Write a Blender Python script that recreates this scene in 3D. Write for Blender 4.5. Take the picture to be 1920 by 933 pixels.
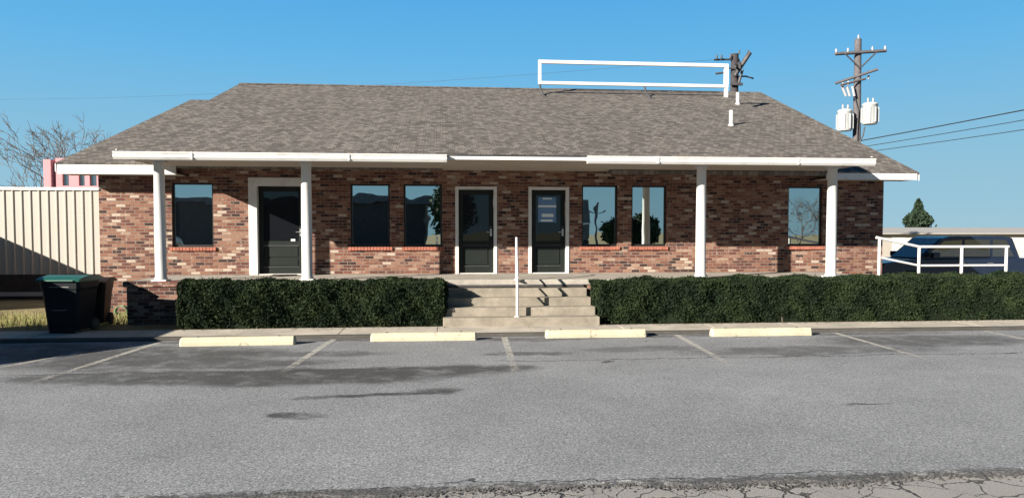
import bpy, bmesh, math, random
import numpy as np
from mathutils import Vector, Matrix
for o in list(bpy.data.objects): bpy.data.objects.remove(o)
S = bpy.context.scene
COL = S.collection
R = math.radians

# ------------------------------------------------------------------ camera, sky, sun, exposure
cam = bpy.data.cameras.new('camera'); co = bpy.data.objects.new('camera', cam); COL.objects.link(co)
co.location = (0.02, -18.013, 1.8545)
co.rotation_euler = (math.pi/2 - 0.042, 0, -0.0924)
cam.lens = 25.9; cam.sensor_width = 36; cam.shift_y = 0.0143
cam.clip_start = 0.1; cam.clip_end = 2000
S.camera = co
SUN_EL, SUN_ROT = R(20.2), math.atan2(-1.385, -1.0)
w = bpy.data.worlds.new('World'); S.world = w; w.use_nodes = True
nt = w.node_tree; nt.nodes.clear()
sky = nt.nodes.new('ShaderNodeTexSky'); sky.sky_type = 'NISHITA'; sky.sun_disc = False
sky.sun_elevation = SUN_EL; sky.sun_rotation = SUN_ROT % (2*math.pi)
sky.air_density = 1.0; sky.dust_density = 0.1; sky.ozone_density = 1.6
# the Nishita sky, tinted and held below an elevation-dependent ceiling (clear winter blue, no white glare round the sun)
tc_ = nt.nodes.new('ShaderNodeTexCoord'); sx_ = nt.nodes.new('ShaderNodeSeparateXYZ'); nt.links.new(tc_.outputs['Generated'], sx_.inputs[0])
cr_ = nt.nodes.new('ShaderNodeValToRGB'); nt.links.new(sx_.outputs[2], cr_.inputs[0])
SKY = [(0.0, (.40, .64, .76)), (0.10, (.30, .60, .80)), (0.22, (.16, .53, .90)), (0.31, (.10, .45, .88)), (0.42, (.04, .17, .40)), (1.0, (.015, .06, .18))]
while len(cr_.color_ramp.elements) < len(SKY): cr_.color_ramp.elements.new(.5)
for e_, (p_, c_) in zip(cr_.color_ramp.elements, SKY): e_.position = p_; e_.color = tuple(v*0.9 for v in c_)+(1,)
def vmath(op, a, b):
    v = nt.nodes.new('ShaderNodeVectorMath'); v.operation = op; nt.links.new(a, v.inputs[0])
    if isinstance(b, tuple): v.inputs[1].default_value = b
    else: nt.links.new(b, v.inputs[1])
    return v.outputs[0]
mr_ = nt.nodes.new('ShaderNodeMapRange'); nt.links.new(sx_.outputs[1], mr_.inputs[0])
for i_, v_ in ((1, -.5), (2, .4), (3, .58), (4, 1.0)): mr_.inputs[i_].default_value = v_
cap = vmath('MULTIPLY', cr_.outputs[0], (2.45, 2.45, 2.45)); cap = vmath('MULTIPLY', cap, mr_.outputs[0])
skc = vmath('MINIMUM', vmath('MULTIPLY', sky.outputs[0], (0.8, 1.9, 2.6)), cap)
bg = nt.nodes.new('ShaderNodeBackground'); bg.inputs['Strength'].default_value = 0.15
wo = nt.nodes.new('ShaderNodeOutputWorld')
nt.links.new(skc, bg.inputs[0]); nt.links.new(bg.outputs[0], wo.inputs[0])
sl = bpy.data.lights.new('sun', 'SUN'); sl.energy = 5.0; sl.angle = R(0.5); sl.color = (1.0, 0.92, 0.81)
so = bpy.data.objects.new('sun', sl); COL.objects.link(so)
so.rotation_euler = Vector((1.385, 1.0, -0.63)).to_track_quat('-Z', 'Y').to_euler()
so.location = (-30, -30, 30)
S.view_settings.view_transform = 'Standard'; S.view_settings.look = 'None'
S.view_settings.exposure = 1.43; S.view_settings.gamma = 1
S.render.engine = 'CYCLES'

# ------------------------------------------------------------------ material helper
class T:
    def __init__(s, name):
        s.m = bpy.data.materials.new(name); s.m.use_nodes = True
        s.t = s.m.node_tree; s.t.nodes.clear()
        s.out = s.t.nodes.new('ShaderNodeOutputMaterial')
    def put(s, sock, v):
        if v is None: return
        if isinstance(v, bpy.types.NodeSocket): s.t.links.new(v, sock)
        elif isinstance(v, (tuple, list)) and sock.type == 'RGBA' and len(v) == 3: sock.default_value = (*v, 1)
        else: sock.default_value = v
    def n(s, typ, props=None, **inp):
        x = s.t.nodes.new('ShaderNode'+typ)
        for k, v in (props or {}).items(): setattr(x, k, v)
        for k, v in inp.items(): s.put(x.inputs[k.replace('_', ' ')], v)
        return x
    def math(s, op, a, b=None, c=None, clamp=False):
        x = s.t.nodes.new('ShaderNodeMath'); x.operation = op; x.use_clamp = clamp
        for i, v in enumerate((a, b, c)): s.put(x.inputs[i], v)
        return x.outputs[0]
    def mix(s, f, a, b, mode='MIX'):
        x = s.t.nodes.new('ShaderNodeMix'); x.data_type = 'RGBA'; x.blend_type = mode
        s.put(x.inputs[0], f); s.put(x.inputs[6], a); s.put(x.inputs[7], b)
        return x.outputs[2]
    def ramp(s, f, stops, interp='LINEAR'):
        x = s.t.nodes.new('ShaderNodeValToRGB'); x.color_ramp.interpolation = interp
        e = x.color_ramp.elements
        while len(e) < len(stops): e.new(0.5)
        for q, (p, c) in zip(e, stops):
            q.position = p; q.color = (*c, 1) if isinstance(c, (tuple, list)) else (c, c, c, 1)
        s.put(x.inputs[0], f); return x.outputs[0]
    def pos(s): return s.n('NewGeometry').outputs['Position']
    def xyz(s, v):
        x = s.n('SeparateXYZ', Vector=v); return x.outputs[0], x.outputs[1], x.outputs[2]
    def vec(s, x, y, z):
        q = s.n('CombineXYZ'); s.put(q.inputs[0], x); s.put(q.inputs[1], y); s.put(q.inputs[2], z); return q.outputs[0]
    def noise(s, scale, detail=4, rough=0.55, vec=None, out='Fac', dist=0):
        return s.n('TexNoise', Vector=vec or s.pos(), Scale=scale, Detail=detail, Roughness=rough, Distortion=dist).outputs[out]
    def step(s, a, lo, hi):
        x = s.t.nodes.new('ShaderNodeMapRange'); x.interpolation_type = 'SMOOTHSTEP'
        s.put(x.inputs[0], a); s.put(x.inputs[1], lo); s.put(x.inputs[2], hi); return x.outputs[0]
    def bump(s, h, strength, dist): return s.n('Bump', Height=h, Strength=strength, Distance=dist).outputs[0]
    def done(s, color, rough=0.8, normal=None, metallic=0, spec=0.4, **kw):
        b = s.n('BsdfPrincipled'); s.put(b.inputs['Base Color'], color); s.put(b.inputs['Roughness'], rough)
        s.put(b.inputs['Metallic'], metallic); s.put(b.inputs['Specular IOR Level'], spec)
        if normal is not None: s.put(b.inputs['Normal'], normal)
        for k, v in kw.items(): s.put(b.inputs[k.replace('_', ' ')], v)
        s.t.links.new(b.outputs[0], s.out.inputs[0]); return s.m

def painted(name, col, rough=0.5, dirt=0.12, dirtcol=(0.25, 0.22, 0.18), scale=3.0, spec=0.4, metallic=0, bump=0.15):
    t = T(name); a = t.noise(scale, 6, 0.65); b = t.noise(scale*9, 4)
    f = t.math('MULTIPLY', t.step(a, 0.45, 0.8), dirt*3, clamp=True)
    c = t.mix(f, col, dirtcol)
    c = t.mix(t.math('MULTIPLY', t.step(b, 0.5, 0.75), dirt), c, tuple(x*0.5 for x in col))
    r = t.math('ADD', rough-0.08, t.math('MULTIPLY', b, 0.18))
    return t.done(c, r, t.bump(b, bump, 0.004), metallic, spec)

def brick_mat(name, ux=1.0):
    t = T(name); p = t.pos(); x, y, z = t.xyz(p)
    nrm = t.n('NewGeometry').outputs['Normal']; nx, ny, nz = t.xyz(nrm)
    side = t.math('GREATER_THAN', t.math('ABSOLUTE', nx), 0.7)
    u = t.math('ADD', t.math('MULTIPLY', x, t.math('SUBTRACT', 1.0, side)), t.math('MULTIPLY', y, side))
    wob = t.math('MULTIPLY', t.math('SUBTRACT', t.noise(2.0, 2), 0.5), 0.012)
    v = t.vec(u, t.math('ADD', z, wob), 0.0)
    def bt(c1, c2, mor, bias=0):
        return t.n('TexBrick', {'offset': 0.5}, Vector=v, Color1=c1, Color2=c2, Mortar=mor, Scale=1.0, Mortar_Size=0.0075,
                   Mortar_Smooth=0.3, Bias=bias, Brick_Width=0.208, Row_Height=0.072)
    b = bt((0, 0, 0), (1, 1, 1), (0.5, 0.5, 0.5))
    rnd = b.outputs['Color']; mort = b.outputs['Fac']
    c = t.ramp(rnd, [(0.0, (0.050, 0.026, 0.024)), (0.09, (0.115, 0.046, 0.036)), (0.27, (0.19, 0.080, 0.054)), (0.46, (0.25, 0.118, 0.077)),
                     (0.62, (0.145, 0.056, 0.043)), (0.74, (0.285, 0.155, 0.106)), (0.87, (0.35, 0.225, 0.163)), (0.945, (0.47, 0.37, 0.295))], 'CONSTANT')
    big = t.noise(0.7, 3); fine = t.noise(24, 5, 0.7); spl = t.noise(7, 5, 0.7)
    c = t.mix(0.4, c, t.ramp(fine, [(0.3, 0.35), (0.7, 0.95)]), 'MULTIPLY')
    c = t.mix(t.math('MULTIPLY', t.step(spl, 0.54, 0.72), 0.55), c, (0.56, 0.46, 0.38))     # old whitewash left on reclaimed bricks
    c = t.mix(t.step(big, 0.45, 0.8), c, (0.22, 0.12, 0.09), 'MIX') if False else c
    c = t.mix(mort, c, t.ramp(fine, [(0.3, (0.15, 0.125, 0.105)), (0.7, (0.26, 0.225, 0.19))]))
    c = t.mix(0.35, c, t.ramp(big, [(0.3, 0.55), (0.7, 1.0)]), 'MULTIPLY')
    h = t.math('ADD', t.math('MULTIPLY', t.math('SUBTRACT', 1.0, mort), 0.8), t.math('ADD', t.math('MULTIPLY', fine, 0.5), t.math('MULTIPLY', rnd, 0.25)))
    return t.done(c, 0.9, t.bump(h, 0.8, 0.012), spec=0.2)

def shingle_mat(name, slope):
    t = T(name); p = t.pos(); x, y, z = t.xyz(p)
    v = t.vec(x, t.math('MULTIPLY', y, math.sqrt(1+slope*slope)), 0.0)
    b = t.n('TexBrick', {'offset': 0.37}, Vector=v, Color1=(0, 0, 0), Color2=(1, 1, 1), Mortar=(0.2, 0.2, 0.2), Scale=1.0, Mortar_Size=0.006,
            Mortar_Smooth=0.2, Brick_Width=0.13, Row_Height=0.142)
    b2 = t.n('TexBrick', {'offset': 0.61}, Vector=v, Color1=(0, 0, 0), Color2=(1, 1, 1), Mortar=(0.5, 0.5, 0.5), Scale=1.0, Mortar_Size=0.002,
             Mortar_Smooth=0.2, Brick_Width=0.30, Row_Height=0.142)
    r = t.math('ADD', t.math('MULTIPLY', b.outputs['Color'], 0.42), t.math('MULTIPLY', b2.outputs['Color'], 0.08))
    gr = t.noise(70, 3, 0.75); m1 = t.noise(22, 4, 0.8); big = t.noise(0.35, 4)
    r = t.math('ADD', r, t.math('MULTIPLY', m1, 0.5))
    c = t.ramp(r, [(0.22, (0.085, 0.077, 0.070)), (0.42, (0.135, 0.121, 0.109)), (0.58, (0.182, 0.164, 0.147)), (0.78, (0.245, 0.222, 0.20))])
    c = t.mix(0.5, c, t.ramp(gr, [(0.3, 0.4), (0.7, 1.2)]), 'MULTIPLY')
    c = t.mix(0.4, c, t.ramp(big, [(0.3, 0.72), (0.7, 1.02)]), 'MULTIPLY')
    c = t.mix(t.math('MULTIPLY', b.outputs['Fac'], 0.6), c, (0.04, 0.035, 0.03))
    _, vy, _ = t.xyz(v)
    tab = t.math('FRACT', t.math('DIVIDE', vy, 0.142))
    h = t.math('ADD', t.math('MULTIPLY', t.math('SUBTRACT', 1.0, tab), 1.0), t.math('MULTIPLY', gr, 0.4))
    h = t.math('ADD', h, t.math('MULTIPLY', r, 0.5))
    return t.done(c, 0.95, t.bump(h, 0.7, 0.012), spec=0.15)

def asphalt_mat():
    t = T('asphalt'); p = t.pos(); x, y, z = t.xyz(p)
    wn = t.n('TexNoise', Vector=p, Scale=1.1, Detail=5, Roughness=0.6).outputs['Color']
    wx, wy, _ = t.xyz(wn)
    dx = t.math('ADD', x, t.math('MULTIPLY', t.math('SUBTRACT', wx, 0.5), 1.5))
    dy = t.math('ADD', y, t.math('MULTIPLY', t.math('SUBTRACT', wy, 0.5), 0.75))
    wn2 = t.n('TexNoise', Vector=p, Scale=6.0, Detail=4).outputs['Color']; w2x, w2y, _ = t.xyz(wn2)
    fdy = t.math('ADD', y, t.math('MULTIPLY', t.math('SUBTRACT', w2y, 0.5), 0.12))
    sp = t.noise(48, 4, 0.8); sp2 = t.noise(16, 5, 0.75); sp3 = t.noise(110, 2, 0.6); big = t.noise(0.28, 5, 0.6); med = t.noise(1.6, 5, 0.65)
    c = t.ramp(sp, [(0.34, (0.10, 0.103, 0.106)), (0.5, (0.29, 0.298, 0.305)), (0.66, (0.54, 0.553, 0.563))])
    c = t.mix(0.5, c, t.ramp(sp3, [(0.3, 0.45), (0.7, 1.3)]), 'MULTIPLY')
    c = t.mix(0.45, c, t.ramp(sp2, [(0.35, 0.4), (0.65, 1.15)]), 'MULTIPLY')
    c = t.mix(0.5, c, t.ramp(big, [(0.32, 0.62), (0.68, 1.08)]), 'MULTIPLY')
    c = t.mix(0.4, c, t.ramp(med, [(0.3, 0.68), (0.65, 1.04)]), 'MULTIPLY')
    wet = None
    # damp seepage and oil, each with its own outline (centre x, centre y, half length, half width, depth of tone)
    for sx, sy, rx, ry, k in [(-2.1, -8.05, 2.8, 0.62, 1.0), (-3.2, -7.0, 1.7, 0.45, .75), (-0.1, -7.75, 1.6, 0.45, .95), (-4.6, -6.3, 2.3, 1.2, 0.85), (-4.2, -7.9, 1.6, 0.55, 0.8),
                              (-0.75, -9.3, 0.9, 0.12, 1.0), (-0.1, -9.1, 0.36, 0.17, 1.0), (-1.62, -10.15, 0.32, 0.14, 1.0), (2.55, -7.3, 0.16, 0.12, 1.0), (-2.0, -6.2, 1.3, 0.35, 0.6),
                              (1.3, -6.5, 0.8, 0.22, 0.7), (6.0, -6.6, 2.4, 0.5, 0.6), (8.6, -5.7, 2.2, 0.75, 0.7), (-6.8, -5.6, 1.6, 1.0, 0.8), (3.3, -6.2, 1.2, .3, .45), (1.5, -4.9, 1.6, .25, .6), (-3.0, -4.75, 3, .2, .7), (6, -4.75, 4, .2, .6)]:
        ex = t.math('DIVIDE', t.math('SUBTRACT', dx, sx), rx); ey = t.math('DIVIDE', t.math('SUBTRACT', dy, sy), ry)
        d = t.math('SQRT', t.math('ADD', t.math('MULTIPLY', ex, ex), t.math('MULTIPLY', ey, ey)))
        f = t.math('MULTIPLY', t.math('SUBTRACT', 1.0, t.step(d, 0.6, 1.15)), k)
        wet = f if wet is None else t.math('MAXIMUM', wet, f)
    vo = t.n('TexVoronoi', Vector=p, Scale=1.9, Randomness=1.0); vr, vg, _ = t.xyz(vo.outputs['Color'])
    drip = t.math('MULTIPLY', t.math('SUBTRACT', 1.0, t.step(vo.outputs['Distance'], t.math('MULTIPLY', vg, .05), t.math('MULTIPLY', vg, .14))), t.math('GREATER_THAN', vr, .72))
    drip = t.math('MULTIPLY', drip, t.math('MULTIPLY', t.step(y, -9.5, -7), .75))
    wet = t.math('MAXIMUM', wet, drip)
    wet = t.math('MULTIPLY', wet, t.ramp(t.noise(2.6, 6, 0.7), [(0.34, 0.3), (0.52, 1.0)]))
    c = t.mix(t.math('MULTIPLY', wet, 0.85), c, t.mix(0.7, c, (0.035, 0.033, 0.030)))
    c = t.mix(t.math('MULTIPLY', wet, 0.55), c, (0.030, 0.029, 0.028))
    # construction seam and cracks
    def crack(yc, x0, x1, wd):
        d = t.math('ABSOLUTE', t.math('SUBTRACT', fdy, t.math('ADD', yc, t.math('MULTIPLY', t.math('SUBTRACT', wx, 0.5), 0.5))))
        f = t.math('SUBTRACT', 1.0, t.step(d, wd*0.4, wd))
        g = t.math('MULTIPLY', t.step(x, x0, x0+0.4), t.math('SUBTRACT', 1.0, t.step(x, x1-0.4, x1)))
        return t.math('MULTIPLY', f, g)
    cr = crack(-7.12, 0.6, 12, 0.03)
    for a in ((-10.25, 4.3, 5.2, 0.035), (-12.45, -1.5, 3.6, 0.012), (-7.6, -6, 0, 0.02)): cr = t.math('MAXIMUM', cr, crack(*a))
    c = t.mix(t.math('MULTIPLY', cr, 0.8), c, (0.03, 0.03, 0.03))
    # crumbled edge to the old pavement
    ed = t.math('SUBTRACT', 1.0, t.step(t.math('ADD', fdy, t.math('MULTIPLY', t.math('SUBTRACT', sp2, 0.5), 0.35)), -12.55, -12.43))
    c = t.mix(t.math('MULTIPLY', ed, 0.85), c, t.ramp(sp, [(0.42, (0.02, 0.02, 0.019)), (0.66, (0.14, 0.135, 0.13))]))
    h = t.math('ADD', sp, t.math('MULTIPLY', sp3, 0.6)); h = t.math('SUBTRACT', h, t.math('MULTIPLY', cr, 2.0))
    rough = t.math('SUBTRACT', 0.92, t.math('MULTIPLY', wet, 0.12))
    return t.done(c, rough, t.bump(h, 0.6, 0.008), spec=0.25)

def old_pave_mat():
    t = T('cracked_pavement'); p = t.pos()
    wv = t.n('VectorMath', {'operation': 'ADD'}); t.put(wv.inputs[0], p)
    nz = t.n('TexNoise', Vector=p, Scale=4.0, Detail=4).outputs['Color']
    sc = t.n('VectorMath', {'operation': 'SCALE'}); t.put(sc.inputs[0], nz); sc.inputs[3].default_value = 0.22
    t.put(wv.inputs[1], sc.outputs[0])
    vo = t.n('TexVoronoi', {'feature': 'DISTANCE_TO_EDGE'}, Vector=wv.outputs[0], Scale=3.6).outputs['Distance']
    sp = t.noise(75, 3, 0.75); med = t.noise(2, 5)
    thin = t.math('MULTIPLY', t.step(med, 0.3, 0.7), 0.05)
    cr = t.math('SUBTRACT', 1.0, t.step(vo, t.math('MULTIPLY', thin, 0.4), t.math('ADD', thin, 0.008)))
    c = t.ramp(sp, [(0.3, (0.15, 0.145, 0.135)), (0.5, (0.29, 0.28, 0.26)), (0.7, (0.42, 0.40, 0.37))])
    c = t.mix(0.4, c, t.ramp(med, [(0.3, 0.7), (0.7, 1.05)]), 'MULTIPLY')
    c = t.mix(t.math('MULTIPLY', cr, 0.85), c, (0.035, 0.033, 0.03))
    h = t.math('SUBTRACT', sp, t.math('MULTIPLY', cr, 2.5))
    return t.done(c, 0.92, t.bump(h, 0.7, 0.01), spec=0.25)

def concrete_mat(name, col, scale=2.0, stain=0.5):
    t = T(name); big = t.noise(scale, 6, 0.62); f = t.noise(60, 3, 0.7); m = t.noise(9, 5, 0.65)
    c = t.mix(0.5, col, t.ramp(big, [(0.3, 1-stain), (0.68, 1.05)]), 'MULTIPLY')
    c = t.mix(0.4, c, t.ramp(f, [(0.3, 0.6), (0.7, 1.12)]), 'MULTIPLY')
    c = t.mix(0.4, c, t.ramp(m, [(0.3, 0.6), (0.6, 1.05)]), 'MULTIPLY')
    return t.done(c, 0.9, t.bump(f, 0.4, 0.006), spec=0.25)

def leaf_mat(name, a, b, scale=5.0, rough=.75, spec=.12):
    t = T(name); n1 = t.noise(scale, 3); n2 = t.noise(scale*11, 2)
    c = t.mix(t.step(n1, 0.35, 0.7), a, b); c = t.mix(0.5, c, t.ramp(n2, [(0.3, 0.5), (0.7, 1.3)]), 'MULTIPLY')
    return t.done(c, rough, None, spec=spec)

def glass_mat(name, refl, tint=(0.010, 0.013, 0.016)):
    t = T(name)
    d = t.n('BsdfPrincipled'); t.put(d.inputs['Base Color'], tint); t.put(d.inputs['Roughness'], 0.3); t.put(d.inputs['Specular IOR Level'], 0.08)
    wv = t.noise(1.3, 2); bn = t.bump(wv, 0.07, 0.03)
    g = t.n('BsdfGlossy'); t.put(g.inputs['Color'], (0.84, 0.94, 0.93)); t.put(g.inputs['Roughness'], 0.01); t.put(g.inputs['Normal'], bn)
    mx = t.n('MixShader'); mx.inputs[0].default_value = refl
    t.t.links.new(d.outputs[0], mx.inputs[1]); t.t.links.new(g.outputs[0], mx.inputs[2]); t.t.links.new(mx.outputs[0], t.out.inputs[0])
    return t.m

M = {}
M['brick'] = brick_mat('reclaimed_brick')
M['shingle'] = shingle_mat('asphalt_shingle', 0.342)
M['asphalt'] = asphalt_mat(); M['oldpave'] = old_pave_mat()
M['white'] = painted('white_trim_paint', (0.60, 0.59, 0.57), 0.5, 0.14)
M['column'] = painted('white_column_paint', (0.55, 0.55, 0.54), 0.5, 0.09, scale=2.0)
M['soffit'] = painted('tan_soffit_board', (0.40, 0.355, 0.30), 0.7, 0.2)
M['dull'] = painted('dull_grey_trim', (0.55, 0.54, 0.50), 0.6, 0.2)
M['concrete'] = concrete_mat('porch_concrete', (0.38, 0.35, 0.305))
M['steps'] = concrete_mat('step_concrete', (0.31, 0.275, 0.22), 2.6, 0.8)
M['walk'] = concrete_mat('walk_concrete', (0.54, 0.49, 0.41), 1.3, 0.75)
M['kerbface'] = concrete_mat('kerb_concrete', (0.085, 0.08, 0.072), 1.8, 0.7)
def stop_mat():
    t = T('worn_cream_paint'); big = t.noise(2.2, 6, .65); chip = t.noise(14, 6, .75); f = t.noise(60, 3, .7); sm = t.noise(5, 4, .6, dist=1.5)
    c = t.mix(.5, (0.47, 0.43, 0.315), t.ramp(big, [(.3, .62), (.7, 1.08)]), 'MULTIPLY')
    c = t.mix(t.step(chip, .58, .66), c, t.ramp(f, [(.3, (.20, .19, .17)), (.7, (.40, .37, .32))]))
    c = t.mix(t.math('MULTIPLY', t.step(sm, .60, .72), .55), c, (.10, .09, .08))
    return t.done(c, .85, t.bump(t.math('ADD', f, chip), .5, .01), spec=.2)
M['stop'] = stop_mat()
M['line'] = None
M['sill'] = brick_mat('sill_brick')
M['redsill'] = concrete_mat('red_sill_brick', (0.38, 0.14, 0.095), 9.0, 0.5)
M['bronze'] = painted('dark_bronze_frame', (0.018, 0.015, 0.014), 0.4, 0.1, (0.06, 0.05, 0.04))
M['glass'] = glass_mat('tinted_window_glass', 0.85)
M['doorglass'] = glass_mat('dark_door_glass', 0.05, (0.006, 0.007, 0.009))
M['door'] = painted('dark_green_door_paint', (0.010, 0.0135, 0.012), 0.55, 0.06, (0.03, 0.03, 0.028), spec=.2)
M['steel'] = painted('worn_steel', (0.55, 0.55, 0.53), 0.35, 0.15, metallic=0.8)
M['rail'] = painted('white_pipe_paint', (0.62, 0.60, 0.59), 0.4, 0.12, (0.35, 0.22, 0.14), 8)
M['darkmetal'] = painted('dark_grey_metal', (0.05, 0.05, 0.055), 0.5, 0.15)
M['pvc'] = painted('white_pvc', (0.58, 0.57, 0.55), 0.45, 0.08)
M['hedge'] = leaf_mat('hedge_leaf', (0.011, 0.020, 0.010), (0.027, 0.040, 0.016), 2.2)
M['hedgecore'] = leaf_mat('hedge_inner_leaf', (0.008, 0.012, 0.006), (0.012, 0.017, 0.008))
M['bark'] = concrete_mat('grey_bark', (0.16, 0.13, 0.11), 6, 0.6)
M['conifer'] = leaf_mat('conifer_needles', (0.018, 0.032, 0.020), (0.035, 0.055, 0.03), 1.2)
M['tree'] = leaf_mat('evergreen_leaf', (0.022, 0.035, 0.014), (0.045, 0.065, 0.022), 0.8)
M['pole'] = concrete_mat('weathered_pole_wood', (0.125, 0.115, 0.12), 5, 0.5)
M['darkpole'] = concrete_mat('tarred_pole_wood', (0.055, 0.05, 0.055), 5, 0.5)
M['canister'] = painted('pale_transformer_paint', (0.45, 0.47, 0.47), 0.45, 0.1)
M['porcelain'] = painted('grey_porcelain', (0.30, 0.29, 0.30), 0.3, 0.05)
M['cable'] = painted('black_cable', (0.015, 0.015, 0.016), 0.6, 0.0)
M['cream'] = painted('cream_sheet_metal', (0.36, 0.342, 0.305), 0.5, 0.12, (0.4, 0.33, 0.25), 1.2)
M['darkwood'] = concrete_mat('dark_stained_board', (0.055, 0.045, 0.04), 3, 0.5)
M['pink'] = painted('faded_pink_masonry', (0.50, 0.235, 0.255), 0.85, 0.15, (0.3, 0.2, 0.18), 2)
M['palewindow'] = glass_mat('grey_window_glass', 0.35, (0.05, 0.06, 0.07))
M['bin'] = painted('charcoal_plastic', (0.010, 0.012, 0.015), 0.45, 0.1, (0.04, 0.04, 0.04), 6, .15)
M['binbrown'] = painted('brown_black_plastic', (0.016, 0.012, 0.011), 0.5, 0.1, (0.04, 0.035, 0.03), 6, .15)
M['lidgreen'] = painted('green_lid_plastic', (0.009, 0.075, 0.052), 0.4, 0.08, (0.1, 0.14, 0.12), 6)
M['worngrip'] = painted('worn_grip_plastic', (0.16, 0.16, 0.16), 0.5, 0.1)
M['rubber'] = painted('black_rubber', (0.02, 0.02, 0.02), 0.8, 0.1)
M['carpaint'] = painted('dark_blue_car_paint', (0.013, 0.022, 0.045), 0.22, 0.03, (0.1, 0.1, 0.1), 3, 0.6, 0.2, 0.0)
M['carglass'] = glass_mat('car_window_glass', 0.22, (0.012, 0.016, 0.022))
M['chrome'] = painted('bright_chrome', (0.7, 0.7, 0.7), 0.15, 0.02, metallic=1.0, bump=0)
M['lamp'] = painted('clear_lamp_lens', (0.6, 0.6, 0.62), 0.15, 0.02)
M['hose'] = painted('green_hose', (0.10, 0.22, 0.11), 0.5, 0.05)
M['paper'] = painted('pale_paper', (0.62, 0.66, 0.70), 0.7, 0.05)
M['blueprint'] = painted('blue_printed_paper', (0.10, 0.20, 0.36), 0.6, 0.05)
M['mat'] = concrete_mat('brown_doormat', (0.05, 0.045, 0.04), 20, 0.4)
M['greyroof'] = painted('grey_metal_roof', (0.35, 0.33, 0.30), 0.6, 0.15)
M['tanwall'] = painted('tan_wall_panel', (0.36, 0.33, 0.29), 0.7, 0.15)

def ground_mat():
    t = T('dry_grass_soil'); a = t.noise(0.5, 6, 0.6); b = t.noise(30, 4, 0.7)
    c = t.ramp(a, [(0.3, (0.15, 0.13, 0.07)), (0.55, (0.26, 0.22, 0.125)), (0.75, (0.12, 0.14, 0.05))])
    c = t.mix(0.5, c, t.ramp(b, [(0.3, 0.5), (0.7, 1.2)]), 'MULTIPLY')
    return t.done(c, 0.95, t.bump(b, 0.6, 0.02), spec=0.1)
M['ground'] = ground_mat()
M['blade'] = leaf_mat('dry_grass_blade', (0.28, 0.24, 0.11), (0.14, 0.17, 0.05), 4)
def line_mat():
    t = T('worn_white_line'); n1 = t.noise(9, 6, 0.7); n2 = t.noise(70, 3, 0.7); _, y, _ = t.xyz(t.pos())
    fade = t.step(y, -8.8, -5.2)
    thr = t.math('ADD', t.math('MULTIPLY', n1, 0.6), t.math('MULTIPLY', n2, 0.4))
    f = t.step(thr, t.math('SUBTRACT', 0.50, t.math('MULTIPLY', fade, 0.16)), t.math('SUBTRACT', 0.66, t.math('MULTIPLY', fade, 0.16)))
    b = t.n('BsdfPrincipled'); t.put(b.inputs['Base Color'], (0.52, 0.50, 0.44)); t.put(b.inputs['Roughness'], 0.85)
    tr = t.n('BsdfTransparent'); mx = t.n('MixShader'); t.put(mx.inputs[0], t.math('MULTIPLY', f, 0.62))
    t.t.links.new(tr.outputs[0], mx.inputs[1]); t.t.links.new(b.outputs[0], mx.inputs[2]); t.t.links.new(mx.outputs[0], t.out.inputs[0])
    return t.m
M['line'] = line_mat()

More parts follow.
